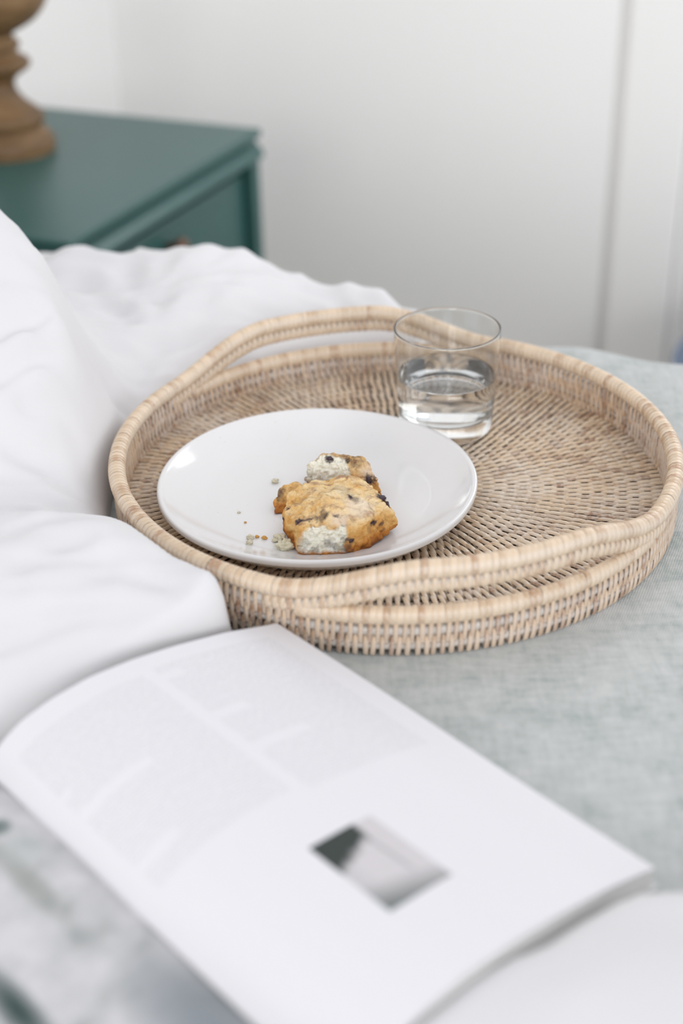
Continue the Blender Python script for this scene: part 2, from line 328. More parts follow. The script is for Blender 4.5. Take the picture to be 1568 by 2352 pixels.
def wr_duvet(P):
    out = np.zeros(len(P))
    for i, (x, y) in enumerate(P):
        wx = x + 0.03 * noise.noise(Vector((x * 8, y * 8, 3.3))); wy = y + 0.03 * noise.noise(Vector((x * 8, y * 8, 7.7)))
        a = noise.noise(Vector((wx * 9 + 4 * wy, wy * 30, 1.7))); b = noise.noise(Vector((wx * 28, (wy + 0.6 * wx) * 9, 5.2))); c = noise.noise(Vector((wx * 22 - 10 * wy, wy * 46, 9.1)))
        d = noise.noise(Vector((wx * 60, wy * 34, 2.1)))
        out[i] = (1.0 + 0.9 * float(sstep(-x, 0.17, 0.26)) * float(sstep(y, 0.86, 0.94))) * 0.0045 * (1 - 2.4 * abs(a)) + 0.0040 * b + 0.0026 * (1 - 2.4 * abs(c)) + 0.0008 * d
    return out
CREASES = [([(-.2527, .9879), (-.2354, 1.003), (-.2205, 1.0142)], .0040, .0065), ([(-.262, .951), (-.2492, .9563), (-.2294, .9749), (-.213, .9949)], .0045, .007),
           ([(-.2301, .9453), (-.2159, .9533), (-.2048, .9556), (-.1945, .9469), (-.1891, .9327)], .0050, .0065), ([(-.26, .918), (-.2465, .9199), (-.2289, .9189), (-.2105, .9131), (-.1974, .9034)], .0045, .007),
           ([(-.174, 1.1001), (-.1642, 1.1316), (-.1525, 1.1634), (-.1378, 1.1755)], .0045, .011), ([(-.2441, 1.2733), (-.2098, 1.2302), (-.188, 1.19)], .0045, .012), ([(-.165, 1.225), (-.1934, 1.2614), (-.20, 1.30)], .0030, .010),
           ([(-.1998, .7622), (-.1825, .7752), (-.1661, .7784), (-.1479, .762)], .0030, .011), ([(-.1255, .7541), (-.1055, .7462), (-.0965, .7317)], .0035, .008), ([(-.10, 1.245), (-.085, 1.272), (-.07, 1.285)], .0025, .009),
           ([(-.276, 1.04), (-.2572, 1.0316), (-.2363, 1.0158), (-.2213, .99)], .0030, .010)]
def polydist(P, L):
    d = np.full(len(P), 1e9)
    for a, b in zip(np.array(L[:-1]), np.array(L[1:])):
        e = b - a; t = np.clip(((P - a) @ e) / (e @ e), 0, 1); d = np.minimum(d, np.hypot(*(P - a - t[:, None] * e).T))
    return d
def wr_all(P):
    out = wr_duvet(P)
    for L, dep, wd in CREASES:
        d = polydist(P, L); out = out - dep * np.exp(-(d / wd) ** 2) + 0.45 * dep * np.exp(-((d - 2.1 * wd) / wd) ** 2)
    return out
edge_d = lambda P: 0.052 - 0.039 * sstep(P[:, 0], -0.24, -0.14) * (1 - sstep(P[:, 1], 0.84, 0.90))
du = soft_field('duvet', poly, ctrl, edge_d, (-1.0, 0.14, 0.2, 1.9), 0.0040, wr_all, M['cotton'])
tag(du, 'puffy white cotton duvet pushed in folds around the left side of the tray', 'duvet')
# loose white sheet in front of the book
poly2 = [(0.60, 0.42), (0.20, 0.505), (0.139, 0.508), (0.124, 0.500), (0.107, 0.487), (0.085, 0.468), (0.067, 0.460), (0.048, 0.446), (0.016, 0.417), (-0.03, 0.37), (-0.1, 0.20), (0.6, 0.15)]
ctrl2 = [(0.16, 0.495, 0.034), (0.14, 0.50, 0.032), (0.12, 0.485, 0.034), (0.09, 0.457, 0.040), (0.06, 0.435, 0.042), (0.03, 0.41, 0.042), (0.10, 0.43, 0.044), (0.16, 0.45, 0.040), (0.15, 0.38, 0.042), (0.05, 0.38, 0.042), (0.3, 0.4, 0.03), (0.3, 0.25, 0.04), (0.0, 0.25, 0.03), (0.5, 0.3, 0.03)]
def wr_sheet(P): return np.array([0.004 * noise.noise(Vector((x * 20, y * 12, 2.2))) for x, y in P])
sh = soft_field('white_sheet', poly2, ctrl2, 0.010, (-0.1, 0.45, 0.15, 0.55), 0.005, wr_sheet, M['cotton'])
tag(sh, 'rumpled white cotton sheet bunched against the lower edge of the open book', 'sheet')

# ------------------------------------------------------------------ nightstand
ns_root = empty('nightstand', (float(Cn[0]), float(Cn[1]), FZ)); tag(ns_root, 'blue-green painted wooden nightstand beyond the bed, under the turned lamp', 'nightstand')
NWID, NDEP, NT0 = 0.50, 0.48, 0.0
def nb(name, s0, s1, t0, t1, z0, z1, mat=None, parent=None, bev=0.002):
    v, f = box_vf(CS + s0, CS + s1, CT + t0, CT + t1, z0, z1, bev); f = [q[::-1] for q in f]
    v = st(v)
    par = parent or ns_root; base = np.array(ns_root.location)
    return obj(name, v - base, f, mat or M['teal'], par, smooth=False)
nb('top', 0.0, NDEP, -NWID, 0.0, -0.012, 0.0, bev=0.003)
def moulding():                # sloping cove moulding under the top, all along the front and sides
    prof = [(0.014, -0.011), (0.013, -0.016), (0.009, -0.020), (0.003, -0.025), (-0.002, -0.034), (-0.003, -0.039), (0.001, -0.042), (0.016, -0.044)]
    v = []
    loop = lambda d: [(d, -NWID + 0.001), (d, -0.001), (NDEP, -0.001), (NDEP, -NWID + 0.001)]
    for d, z in prof:
        for s, t in loop(d): v.append((CS + s, CT + t, z))
    f = grid_faces(len(prof), 4, wrap_v=True)
    return obj('top_moulding', st(v) - np.array(ns_root.location), f, M['teal'], ns_root, smooth=False)
moulding()
nb('side_panel', 0.004, NDEP - 0.01, -0.026, -0.002, FZ + 0.0, -0.040); nb('side_panel', 0.004, NDEP - 0.01, -NWID + 0.002, -NWID + 0.026, FZ, -0.040)
nb('back_panel', NDEP - 0.02, NDEP - 0.008, -NWID + 0.026, -0.026, FZ + 0.05, -0.040)
nb('bottom_rail', 0.012, 0.04, -NWID + 0.026, -0.026, FZ + 0.04, FZ + 0.10)
for z0, z1 in ((-0.265, -0.058), (-0.490, -0.283)):
    dr = nb('drawer', 0.018, NDEP - 0.03, -NWID + 0.030, -0.030, z0, z1, bev=0.003)
    v, f = lathe(smooth_profile([(0.0, 0.0), (0.006, 0.0), (0.006, 0.008), (0.013, 0.014), (0.015, 0.02), (0.010, 0.026), (0.0, 0.028)], 4), 24)
    ctr = np.array([*((CS + 0.018) * B2 + (CT - NWID / 2) * A2), z1 - 0.034])
    w = np.column_stack([v[:, 2:3] * (-B2) + v[:, 0:1] * A2, v[:, 1]]) + ctr
    obj('knob', w - np.array(ns_root.location), f, M['knob'], dr)
nb('drawer_rail', 0.012, 0.03, -NWID + 0.026, -0.026, -0.282, -0.266)

ns_root.rotation_euler.z = math.radians(-1.2)
# ------------------------------------------------------------------ lamp
LX, LY = -0.4400, 1.914
lamp = empty('table_lamp', (LX, LY, 0.0)); tag(lamp, 'turned brown wooden table lamp standing on the blue-green nightstand', 'lamp')
prof = smooth_profile([(0.0, 0.0), (0.058, 0.0), (0.062, 0.002), (0.064, 0.010), (0.061, 0.020), (0.055, 0.026), (0.050, 0.031), (0.051, 0.036), (0.054, 0.042), (0.052, 0.049), (0.044, 0.056), (0.032, 0.066), (0.023, 0.078), (0.0205, 0.090), (0.026, 0.099), (0.040, 0.108), (0.044, 0.115), (0.040, 0.121), (0.031, 0.126), (0.029, 0.132), (0.033, 0.137), (0.032, 0.142), (0.027, 0.147), (0.027, 0.153), (0.040, 0.160), (0.058, 0.171), (0.072, 0.188), (0.077, 0.207), (0.073, 0.228), (0.060, 0.246), (0.040, 0.258), (0.020, 0.266), (0.014, 0.275), (0.0, 0.276)], 4)
v, f = lathe(prof, 64); obj('turned_base', v, f, M['wood'], lamp)
v, f = lathe([(0.0, 0.27), (0.006, 0.27), (0.006, 0.38), (0.0, 0.38)], 16); obj('stem', v, f, M['knob'], lamp)
v, f = lathe([(0.16, 0.37), (0.11, 0.58), (0.108, 0.58), (0.158, 0.37), (0.16, 0.37)], 64); obj('lamp_shade', v, f, M['shade'], lamp)

# ------------------------------------------------------------------ rattan tray
tray = empty('rattan_tray', (TC[0], TC[1], 0.0)); tag(tray, 'round woven rattan tray with two arched handles lying on the linen bed', 'tray')
R0 = 0.2080
PH = (math.radians(106), math.radians(-73))
def adiff(p, q): return np.abs((p - q + PI) % (2 * PI) - PI)
def hd(phi): return np.minimum(adiff(phi, PH[0]), adiff(phi, PH[1]))
LIFT = 0.0225
def lift(phi): return LIFT * (1 - sstep(hd(np.asarray(phi, float)), math.radians(13), math.radians(42)))
ROWZ = (0.0062, 0.0170, 0.0278); RIMZ = 0.0405
def rimz(phi): return RIMZ + lift(phi)
def low2(phi): return rimz(phi) - 0.0100
def tube(phis, zc, rr, rz, R, closed, nseg=10):
    v = []; ths = np.linspace(0, 2 * PI, nseg, endpoint=False)
    for p, z in zip(phis, zc):
        for t in ths:
            r = R + rr * math.cos(t); v.append((r * math.cos(p), r * math.sin(p), z + rz * math.sin(t)))
    return v, grid_faces(len(phis), nseg, wrap_u=closed, wrap_v=True)
full = np.linspace(0, 2 * PI, 220, endpoint=False)
for z in ROWZ:
    v, f = tube(full, np.full(len(full), z), 0.0029, 0.0037, R0, True); obj('side_coil', v, [q[::-1] for q in f], M['core'], tray)
HW = math.radians(45)
handles = []
for p0 in PH:
    ph = np.linspace(p0 - HW, p0 + HW, 70)
    v1, f1 = tube(ph, rimz(ph), 0.0058, 0.0058, R0, False); v2, f2 = tube(ph, low2(ph), 0.0036, 0.0040, R0, False)
    f = [q[::-1] for q in f1] + [tuple(i + len(v1) for i in q[::-1]) for q in f2]
    handles.append(obj('handle', v1 + v2, f, M['core'], tray))
for a, b in ((PH[1] + HW, PH[0] - HW), (PH[0] + HW, PH[1] + 2 * PI - HW)):
    ph = np.linspace(a, b, 70); v, f = tube(ph, rimz(ph), 0.0058, 0.0058, R0, False); obj('rim', v, [q[::-1] for q in f], M['core'], tray)

def ribbon(center_fn, phi, w, th=0.0008, n=12, slant=0.0, R=R0, lip=-0.0006, taper=0.0, flat=1.0):
    """closed flat strand wound round a coil: center_fn(phi) -> zc, rr, rz"""
    zc, rr, rz = center_fn; v = []
    for t in np.linspace(0, 2 * PI, n, endpoint=False):
        for du, hh in ((-0.5, lip), (-0.43, th * 0.85), (0.0, th), (0.43, th * 0.85), (0.5, lip)):
            p = phi + (du * w * (1 - taper * math.sin(t) ** 2) + slant * math.sin(t)) / R
            z0 = zc(p) if callable(zc) else zc
            ct = math.cos(t); r = R + (rr + hh) * math.copysign(abs(ct) ** flat, ct); v.append((r * math.cos(p), r * math.sin(p), z0 + (rz + hh) * math.sin(t)))
    f = [q[::-1] for q in grid_faces(n, 5, wrap_u=True)]
    return v, f
CAMT = np.array([0.0 - TC[0], 0.0 - TC[1]])
def emit(strands, name, mat, parent, nmax, stuff_name, order):
    """the strands that show largest become parts, the rest one joined part"""
    idx = sorted(range(len(strands)), key=order); keep = set(idx[:nmax]); rest_v, rest_f = [], []
    for i, (v, f, p) in enumerate(strands):
        if i in keep:
            v = np.asarray(v); c = v.mean(0); o = obj(name, v - c, f, mat, p); o.location = c
        else:
            off = len(rest_v); rest_v += list(v); rest_f += [tuple(q + off for q in g) for g in f]
    if rest_f: tag(obj(stuff_name, rest_v, rest_f, mat, parent), kind='stuff')
def dist_of(strands): return lambda i: float(np.hypot(*(np.asarray(strands[i][0])[:, :2].mean(0) - CAMT)))
# woven sides
st_list = []
for r_, z in enumerate(ROWZ):
    n = 236; top = r_ == 2
    for i in range(n):
        ph = 2 * PI * (i + 0.5 * (r_ % 2) + random.uniform(-.12, .12)) / n
        if top and hd(ph) < math.radians(37): continue          # wrapped tightly under the handles instead
        v, f = ribbon((z, 0.0036, 0.0076 if r_ == 0 else 0.0098), ph, 0.0033 * random.uniform(.9, 1.1), 0.0005, 16, slant=random.uniform(0.0001, 0.0008), taper=0.12, lip=-0.0004, flat=0.5); st_list.append((v, f, tray))
emit(st_list, 'side_strand', M['rattan'], tray, 290, 'side_weave', dist_of(st_list))
# wrapped rim
rim_list, hn_list = [], []
n = 292; ph = 0.0
for i in range(n):
    ph = 2 * PI * i / n; w = 2 * PI * R0 / n * random.uniform(0.94, 1.06)
    on = hd(ph) < HW
    v, f = ribbon((rimz, 0.0060, 0.0060), ph, w, 0.0005, lip=0.0002, slant=random.uniform(0.0, 0.0007)); (hn_list if on else rim_list).append((v, f, handles[0] if on and adiff(ph, PH[0]) < HW else handles[1] if on else tray))
for p0 in PH:
    m = 62
    for i in range(m):
        q = p0 + math.radians(37) * (2 * (i + .5) / m - 1); v, f = ribbon((ROWZ[2] + 0.0006, 0.0046, 0.0062), q, 2 * math.radians(37) * R0 / m * 1.0, 0.0005, lip=0.0002, slant=random.uniform(0, 0.0006)); rim_list.append((v, f, tray))
    m = 58; h = handles[PH.index(p0)]
    for i in range(m):
        q = p0 + math.radians(43) * (2 * (i + .5) / m - 1); v, f = ribbon((low2, 0.0041, 0.0058), q, 0.0039 * random.uniform(.92, 1.08), 0.0006, slant=random.uniform(0.0001, 0.0006), flat=0.6); hn_list.append((v, f, h))
        v, f = ribbon((lambda a: low2(a) - 0.0016, 0.0042, 0.0038), q, 2 * math.radians(43) * R0 / m, 0.0003, lip=0.0001); hn_list.append((v, f, h))
emit(rim_list, 'rim_strand', M['rattan_rim'], tray, 295, 'rim_weave', dist_of(rim_list))
for h in handles:
    sub = [q for q in hn_list if q[2] is h]; emit(sub, 'handle_strand', M['rattan_rim'], h, 295, 'handle_weave', dist_of(sub))
# coiled base
rings = np.arange(0.0052, 0.2045, 0.0093); FZC = 0.0048
for r in rings:
    m = max(24, int(r * 900)); ph = np.linspace(0, 2 * PI, m, endpoint=False)
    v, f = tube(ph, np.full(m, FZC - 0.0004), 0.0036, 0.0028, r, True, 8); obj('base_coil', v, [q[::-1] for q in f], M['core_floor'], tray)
base_list = []
for kx, r in enumerate(rings):
    n = max(7, int(round(2 * PI * r / 0.0060)))
    for i in range(n):
        p = 2 * PI * (i + 0.5 * (kx % 2) + random.uniform(-.09, .09)) / n; w = min(0.0036, 0.62 * 2 * PI * r / n) * random.uniform(.85, 1.12); sl = random.uniform(0.0004, 0.0014); v = []
        ar, az = 0.0079, 0.0040
        for t in np.linspace(-0.25, PI + 0.25, 8):
            for du, hh in ((-0.5, -0.0007), (-0.36, 0.0006), (0.36, 0.0006), (0.5, -0.0007)):
                rr_ = max(0.0005, r + (ar + hh) * math.cos(t)); q = p + (du * w * (1 - 0.18 * math.cos(t) ** 2) + sl * math.cos(t)) / max(r, 0.004)
                sn = math.sin(t); v.append((rr_ * math.cos(q), rr_ * math.sin(q), FZC + (az + hh) * math.copysign(abs(sn) ** 0.62, sn)))
        f = [g for g in grid_faces(8, 4)]; f = [g[::-1] for g in f]
        base_list.append((v, f, tray))
PC = np.array([-0.0175, 0.9235]); PT = PC - TC
def base_order(i):
    c = np.asarray(base_list[i][0])[:, :2].mean(0); hid = np.hypot(*(c - PT - np.array([0, 0.02]))) < 0.112 or c[1] < -0.155
    return float(np.hypot(*(c - CAMT))) + (5 if hid else 0)
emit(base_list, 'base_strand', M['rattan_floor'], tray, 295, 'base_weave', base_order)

# ------------------------------------------------------------------ plate
ZF = 0.0094
plate = empty('plate', (PC[0], PC[1], ZF)); tag(plate, 'wide white glazed ceramic plate holding the scone, on the rattan tray', 'plate')
prof = smooth_profile([(0.0, 0.0068), (0.050, 0.0066), (0.078, 0.0070), (0.090, 0.0092), (0.103, 0.0142), (0.1120, 0.0190), (0.1148, 0.0207), (0.1168, 0.0209), (0.1180, 0.0201), (0.1184, 0.0188), (0.1184, 0.0172), (0.1180, 0.0165), (0.1170, 0.0156), (0.1140, 0.0128), (0.1060, 0.0068), (0.096, 0.0028), (0.084, 0.0013), (0.066, 0.0011), (0.064, 0.0010), (0.0, 0.0014)], 5)
v, f = lathe(prof, 160); a_ = np.arctan2(v[:, 1], v[:, 0]); rr_ = np.hypot(v[:, 0], v[:, 1]); sc = 1 + (0.004 * np.sin(2 * a_ + 0.6) + 0.0015 * np.sin(5 * a_)) * sstep(rr_, 0.05, 0.117)
v[:, 0] *= sc; v[:, 1] *= sc; v[:, 2] += 0.0005 * np.sin(3 * a_ + 1) * sstep(rr_, 0.07, 0.117)
obj('bowl', v, [q[::-1] for q in f], M['plate'], plate)
v, f = lathe([(0.064, 0.0016), (0.064, 0.0), (0.060, 0.0), (0.060, 0.0016)], 96); obj('foot_ring', v, [q[::-1] for q in f], M['foot'], plate)

# ------------------------------------------------------------------ glass of water
GX, GY, GZ = 0.0868, 1.0445, 0.0096
glass = empty('water_glass', (GX, GY, GZ)); tag(glass, 'short clear straight-sided tumbler half filled with water, behind the plate', 'glass')
GH = 0.0872
outer = smooth_profile([(0.0, 0.0006), (0.020, 0.0005), (0.0325, 0.0002), (0.0350, 0.0), (0.0364, 0.0006), (0.0373, 0.0020), (0.0378, 0.0050), (0.0385, 0.014), (0.0400, 0.036), (0.0415, 0.062), (0.0423, 0.080), (0.0425, GH - 0.0022)], 5)
bead = [(0.04175 + 0.00085 * math.cos(a), GH - 0.00085 + 0.00085 * math.sin(a)) for a in np.linspace(-0.5, PI + 0.5, 13)]
inner = smooth_profile([(0.04105, GH - 0.0022), (0.0407, 0.078), (0.0399, 0.060), (0.0387, 0.036), (0.0377, 0.0240), (0.0369, 0.0185), (0.0345, 0.0155), (0.0300, 0.0143), (0.015, 0.0140), (0.0, 0.0140)], 6)
pr = np.vstack([outer, bead, inner]); pr[:, 0] = np.maximum(pr[:, 0], 0); v, f = lathe(pr, 128); obj('tumbler', v, f, M['glass'], glass)
WZ = 0.0470
lo = [(float(max(r, 0)) + (0.00015 if r > 0.02 else 0.0), float(z) - (0.00015 if z < 0.022 else 0.0)) for r, z in inner[::-1] if z < WZ - 0.0015]     # the water overlaps the inner wall by a hair
rw = float(np.interp(WZ, inner[::-1, 1], inner[::-1, 0])) + 0.00012
wp = lo + [(rw, WZ - 0.0008), (rw, WZ), (rw + 0.00003, WZ + 0.0006), (rw - 0.0003, WZ + 0.00035), (rw - 0.0008, WZ + 0.0001), (rw - 0.0016, WZ - 0.00008), (rw - 0.003, WZ - 0.0002), (rw - 0.006, WZ - 0.00022), (0.015, WZ - 0.00022), (0.0, WZ - 0.00022)]
v, f = lathe(wp, 128); wt = obj('water', v, f, M['water'], glass); tag(wt, 'still clear water filling half the tumbler')

# ------------------------------------------------------------------ scone pieces
def scone(name, pts, loc, label, planes, stains, flours, seed, rough=0.0017, voxel=0.0008):
    bm = bmesh.new()
    for p in pts: bm.verts.new(np.asarray(p) - np.asarray(loc))
    bmesh.ops.convex_hull(bm, input=bm.verts[:]); 
    for q in [q for q in bm.verts if not q.link_faces]: bm.verts.remove(q)
    me = bpy.data.meshes.new('hull'); bm.to_mesh(me); bm.free()
    o = bpy.data.objects.new('hull', me); COL.objects.link(o)
    r = o.modifiers.new('r', 'REMESH'); r.mode = 'VOXEL'; r.voxel_size = voxel
    s = o.modifiers.new('s', 'SMOOTH'); s.iterations = 5; s.factor = 0.6
    dg = bpy.context.evaluated_depsgraph_get(); me2 = bpy.data.meshes.new_from_object(o.evaluated_get(dg)); bpy.data.objects.remove(o)
    n = len(me2.vertices); co_ = np.empty(n * 3); me2.vertices.foreach_get('co', co_); co_ = co_.reshape(-1, 3); nr = np.empty(n * 3); me2.vertices.foreach_get('normal', nr); nr = nr.reshape(-1, 3)
    Wd = co_ + np.asarray(loc)
    crumb = np.zeros(n)
    zz0 = Wd[:, 2] + 0.0008 * vnoise(Wd, 200, seed + 41)
    nz = vnoise(Wd, 120, seed)
    for q0, nrm, lim, agr, xmax, zmax in planes:
        nrm = np.asarray(nrm, float); nrm /= np.linalg.norm(nrm); d = (Wd - np.asarray(q0)) @ nrm; al = nr @ nrm
        crumb = np.maximum(crumb, sstep(zz0, 0.0192, 0.0212) * (1 - sstep(Wd[:, 0] + 0.0034 * nz, xmax, xmax + 0.0016)) * (1 - sstep(zz0 + 0.0032 * nz, zmax, zmax + 0.0014)) * sstep(d + 0.0016 * nz, -lim, -lim + 0.0016) * sstep(al, agr, agr + 0.25))
    h = 0.0026 * vnoise(Wd, 60, seed + 3) + rough * vnoise(Wd, 150, seed + 5) + 0.0009 * vnoise(Wd, 380, seed + 9) - 0.0012 * np.clip(1 - 9 * np.abs(vnoise(Wd, 85, seed + 17)), 0, 1)
    hc = 0.0018 * vnoise(Wd, 230, seed + 11) + 0.0030 * np.abs(vnoise(Wd, 360, seed + 13)) - 0.0016
    zz = Wd[:, 2]; low = zz < 0.0185
    amp = np.where(low, 0.35, 1.0)
    Wn = Wd + nr * (np.where(crumb > 0.5, hc, h) * amp)[:, None]
    berry = np.zeros(n); ragged = 0.0022 * vnoise(Wd, 330, seed + 31) + 0.0012 * vnoise(Wd, 800, seed + 33)
    for (x, y, z), rad, strg in stains:
        dd = np.hypot(np.hypot(Wd[:, 0] - x, Wd[:, 1] - y), Wd[:, 2] - z) / 1.25 + ragged
        berry = np.maximum(berry, strg * (1 - sstep(dd, rad * 0.25, rad * 1.15)))
    flour = np.zeros(n)
    for (x, y, z), rad in flours:
        dd = np.hypot(np.hypot(Wd[:, 0] - x, Wd[:, 1] - y), Wd[:, 2] - z) + 0.003 * nz; flour = np.maximum(flour, 1 - sstep(dd, 0.2 * rad, rad))
    hrel = np.clip((zz - 0.0165) / 0.028, 0, 1)
    bake = 0.34 * (1 - sstep(hrel, 0.0, 0.38)) + 0.13 * (1 - np.clip(nr[:, 2], 0, 1)) - 0.04 + 0.10 * vnoise(Wd, 34, seed + 21)
    me2.vertices.foreach_set('co', (Wn - np.asarray(loc)).ravel())
    for nm, arr in (('crumb', crumb), ('bake', bake), ('berry', berry), ('flour', flour), ('top', sstep(nr[:, 2], 0.35, 0.8))):
        at_ = me2.attributes.new(nm, 'FLOAT', 'POINT'); at_.data.foreach_set('value', arr.astype(np.float32))
    me2.materials.clear(); me2.name = name
    o = link(name, me2, M['scone']); o.location = loc; tag(o, label, 'scone'); return o
def blob(name, c, r, mat, parent=None, seed=0.0, squash=(1, 1, 1), sub=2, amp=0.35):
    bm = bmesh.new(); bmesh.ops.create_icosphere(bm, subdivisions=sub, radius=1)
    for q in bm.verts:
        d = 1 + amp * noise.noise(q.co * 1.7 + Vector((seed, seed * 2, 0))) + 0.45 * amp * noise.noise(q.co * 4.5 + Vector((seed, 0, seed))); q.co = Vector((q.co.x * squash[0], q.co.y * squash[1], q.co.z * squash[2])) * r * d
    me = bpy.data.meshes.new(name); bm.to_mesh(me); bm.free(); o = link(name, me, mat, parent); o.location = c; return o
FS = [(-0.0296, 0.8355, 0.0170), (0.0012, 0.8349, 0.0170), (0.0195, 0.8432, 0.0175), (0.040, 0.8669, 0.0205), (-0.0412, 0.868, 0.0175), (-0.0299, 0.9009, 0.0165), (0.0242, 0.8986, 0.0165), (-0.0264, 0.8396, 0.034), (-0.0086, 0.8392, 0.037), (0.0009, 0.8368, 0.034), (-0.042, 0.8743, 0.033), (-0.0385, 0.8904, 0.038), (-0.0259, 0.8956, 0.042), (-0.0007, 0.9026, 0.044), (0.0156, 0.8991, 0.043), (0.0262, 0.8762, 0.042), (0.0324, 0.8609, 0.040), (0.0374, 0.864, 0.031), (-0.0071, 0.8596, 0.047), (0.0151, 0.8412, 0.038)]
RS = [(-0.0268, 0.9338, 0.036), (-0.0259, 0.9414, 0.0165), (-0.012, 0.9343, 0.046), (0.0028, 0.929, 0.047), (0.015, 0.9276, 0.046), (0.0218, 0.9172, 0.042), (0.0266, 0.9093, 0.036), (0.0304, 0.9088, 0.026), (0.0306, 0.9164, 0.0165), (0.0053, 0.9122, 0.0165), (0.0192, 0.9504, 0.0165), (-0.0157, 0.9602, 0.0165)]
BS = [(-0.0499, 0.9037, 0.022), (-0.0492, 0.8941, 0.0165), (-0.0456, 0.9106, 0.029), (-0.0367, 0.9145, 0.031), (-0.0297, 0.9133, 0.03), (-0.0346, 0.8965, 0.0165), (-0.0269, 0.9136, 0.0165), (-0.0416, 0.9207, 0.0165)]
T1 = [((-0.0295, 0.8525, 0.0354), .0026, 1), ((-0.0261, 0.8519, 0.0363), .0030, 1), ((-0.022, 0.8503, 0.0381), .0028, 1), ((-0.0179, 0.8497, 0.0391), .0030, .9), ((-0.0138, 0.8486, 0.040), .0034, .9), ((-0.0114, 0.8496, 0.0413), .0032, .8), ((-0.0124, 0.853, 0.0423), .0024, .7),
      ((0.0061, 0.8689, 0.045), .0026, .9), ((0.0088, 0.8675, 0.0442), .0034, .7), ((0.0111, 0.8648, 0.0437), .0034, .6), ((0.0001, 0.8796, 0.0455), .006, .28), ((0.0041, 0.8722, 0.046), .006, .3), ((-0.0044, 0.8482, 0.0412), .0020, .8), ((-0.0381, 0.8722, 0.0347), .0014, .9), ((-0.0312, 0.8744, 0.0377), .004, .25), ((-0.0277, 0.8757, 0.0384), .0045, .25),
      ((0.0222, 0.849, 0.035), .0024, 1), ((0.0277, 0.8541, 0.0299), .0026, .8), ((0.0281, 0.8555, 0.0259), .0022, .7), ((0.0183, 0.8447, 0.0326), .003, .4), ((0.0027, 0.8383, 0.0274), .0032, 1), ((0.006, 0.8382, 0.0266), .0030, 1), ((0.0032, 0.837, 0.0227), .0044, .6), ((0.0045, 0.8375, 0.0199), .004, .6), ((-0.0412, 0.8704, 0.0259), .0018, 1),
      ((0.0267, 0.8741, 0.042), .0034, 1), ((0.0295, 0.8735, 0.0395), .0036, 1), ((0.0322, 0.868, 0.0365), .003, 1), ((-0.0256, 0.8384, 0.0257), .0040, .35), ((-0.0088, 0.8369, 0.0262), .0038, .6), ((-0.0048, 0.8371, 0.0244), .003, .6), ((-0.019, 0.836, 0.022), .003, .35), ((-0.003, 0.862, 0.046), .0012, .8), ((-0.0151, 0.866, 0.0445), .0011, .7)]
T2 = [((-0.0075, 0.9302, 0.0419), .0030, 1), ((-0.0088, 0.9314, 0.0430), .0026, 1), ((0.0027, 0.9296, 0.0457), .005, .5), ((0.0049, 0.9284, 0.0447), .0042, .9), ((0.0062, 0.926, 0.0435), .0036, .9), ((0.0105, 0.9223, 0.043), .0045, .6), ((0.0133, 0.9219, 0.0414), .005, .45), ((0.0197, 0.9116, 0.0358), .0034, 1), ((0.0205, 0.9100, 0.0335), .003, 1), ((0.0247, 0.9112, 0.0357), .0024, .9), ((0.012, 0.929, 0.0455), .006, .5), ((-0.024, 0.934, 0.024), .002, .5)]
sc1 = scone('scone_piece', FS, (-0.003, 0.865, 0.0168), 'largest golden scone piece with a broken pale end, at the front of the white plate', [((-0.012, 0.836, 0.026), (-0.05, -0.95, 0.25), 0.0044, 0.42, 0.0016, 0.0368)],
      T1, [((0.012, 0.858, 0.044), 0.015), ((-0.002, 0.845, 0.040), 0.010)], 1.0)
sc2 = scone('scone_piece', RS, (0.002, 0.932, 0.0168), 'second scone piece showing a pale crumbly side, behind the largest one', [((-0.02, 0.93, 0.03), (-0.80, -0.55, 0.1), 0.018, 0.30, 0.0045, 0.0445)], T2, [((0.020, 0.914, 0.038), 0.011)], 7.0)
sc3 = scone('scone_piece', BS, (-0.04, 0.906, 0.0168), 'small brown scone fragment tucked against the left side of the largest piece', [], [((-0.0456, 0.9078, 0.0265), .0045, .8), ((-0.0442, 0.9056, 0.0235), .004, .6)], [], 13.0)
for par, c, r, sq in ((sc1, (0.0280, 0.8738, 0.0400), 0.0026, (1.5, .9, .7)), (sc1, (0.0322, 0.8690, 0.0365), 0.0022, (.8, 1, 1.5)), (sc1, (0.0045, 0.8385, 0.0272), 0.0020, (1.6, .7, .7)), (sc2, (-0.0078, 0.9308, 0.0422), 0.0019, (1.2, .8, .8)), (sc2, (0.0200, 0.9108, 0.0345), 0.0020, (.8, .8, 1.3))):
    o = blob('berry', np.array(c) - np.array(par.location), r, M['berry'], par, c[0] * 900, sq, 3, 0.5)
for o in (sc1, sc2, sc3): o['group'] = 'broken scone on the plate'
crumbs = [((-0.0493, 0.9431), 0.0024, 'crumb', 'pale crumb lying behind the scone, highest on the white plate'),
          ((-0.0750, 0.8983), 0.0010, 'crumb', 'tiny greyish speck of crumb alone on the left of the plate'),
          ((-0.0695, 0.8837), 0.0008, 'crumb_brown', 'tiny reddish crumb speck left of the scone'),
          ((-0.0648, 0.8612), 0.0022, 'crumb', 'flat pale crumb leftmost of the row beside the scone'),
          ((-0.0602, 0.8628), 0.0013, 'crumb_brown', 'small orange crust crumb in the middle of the crumb row'),
          ((-0.0549, 0.8608), 0.0016, 'crumb_brown', 'larger orange crust crumb at the right of the crumb row'),
          ((-0.0446, 0.8580), 0.0036, 'crumb', 'round greenish-white crumb touching the left side of the scone'),
          ((-0.0397, 0.8465), 0.0046, 'crumb', 'largest pale crumb, at the lower left corner of the scone'),
          ((-0.0650, 0.8523), 0.0021, 'crumb', 'faint pale crumb below the row of crumbs')]
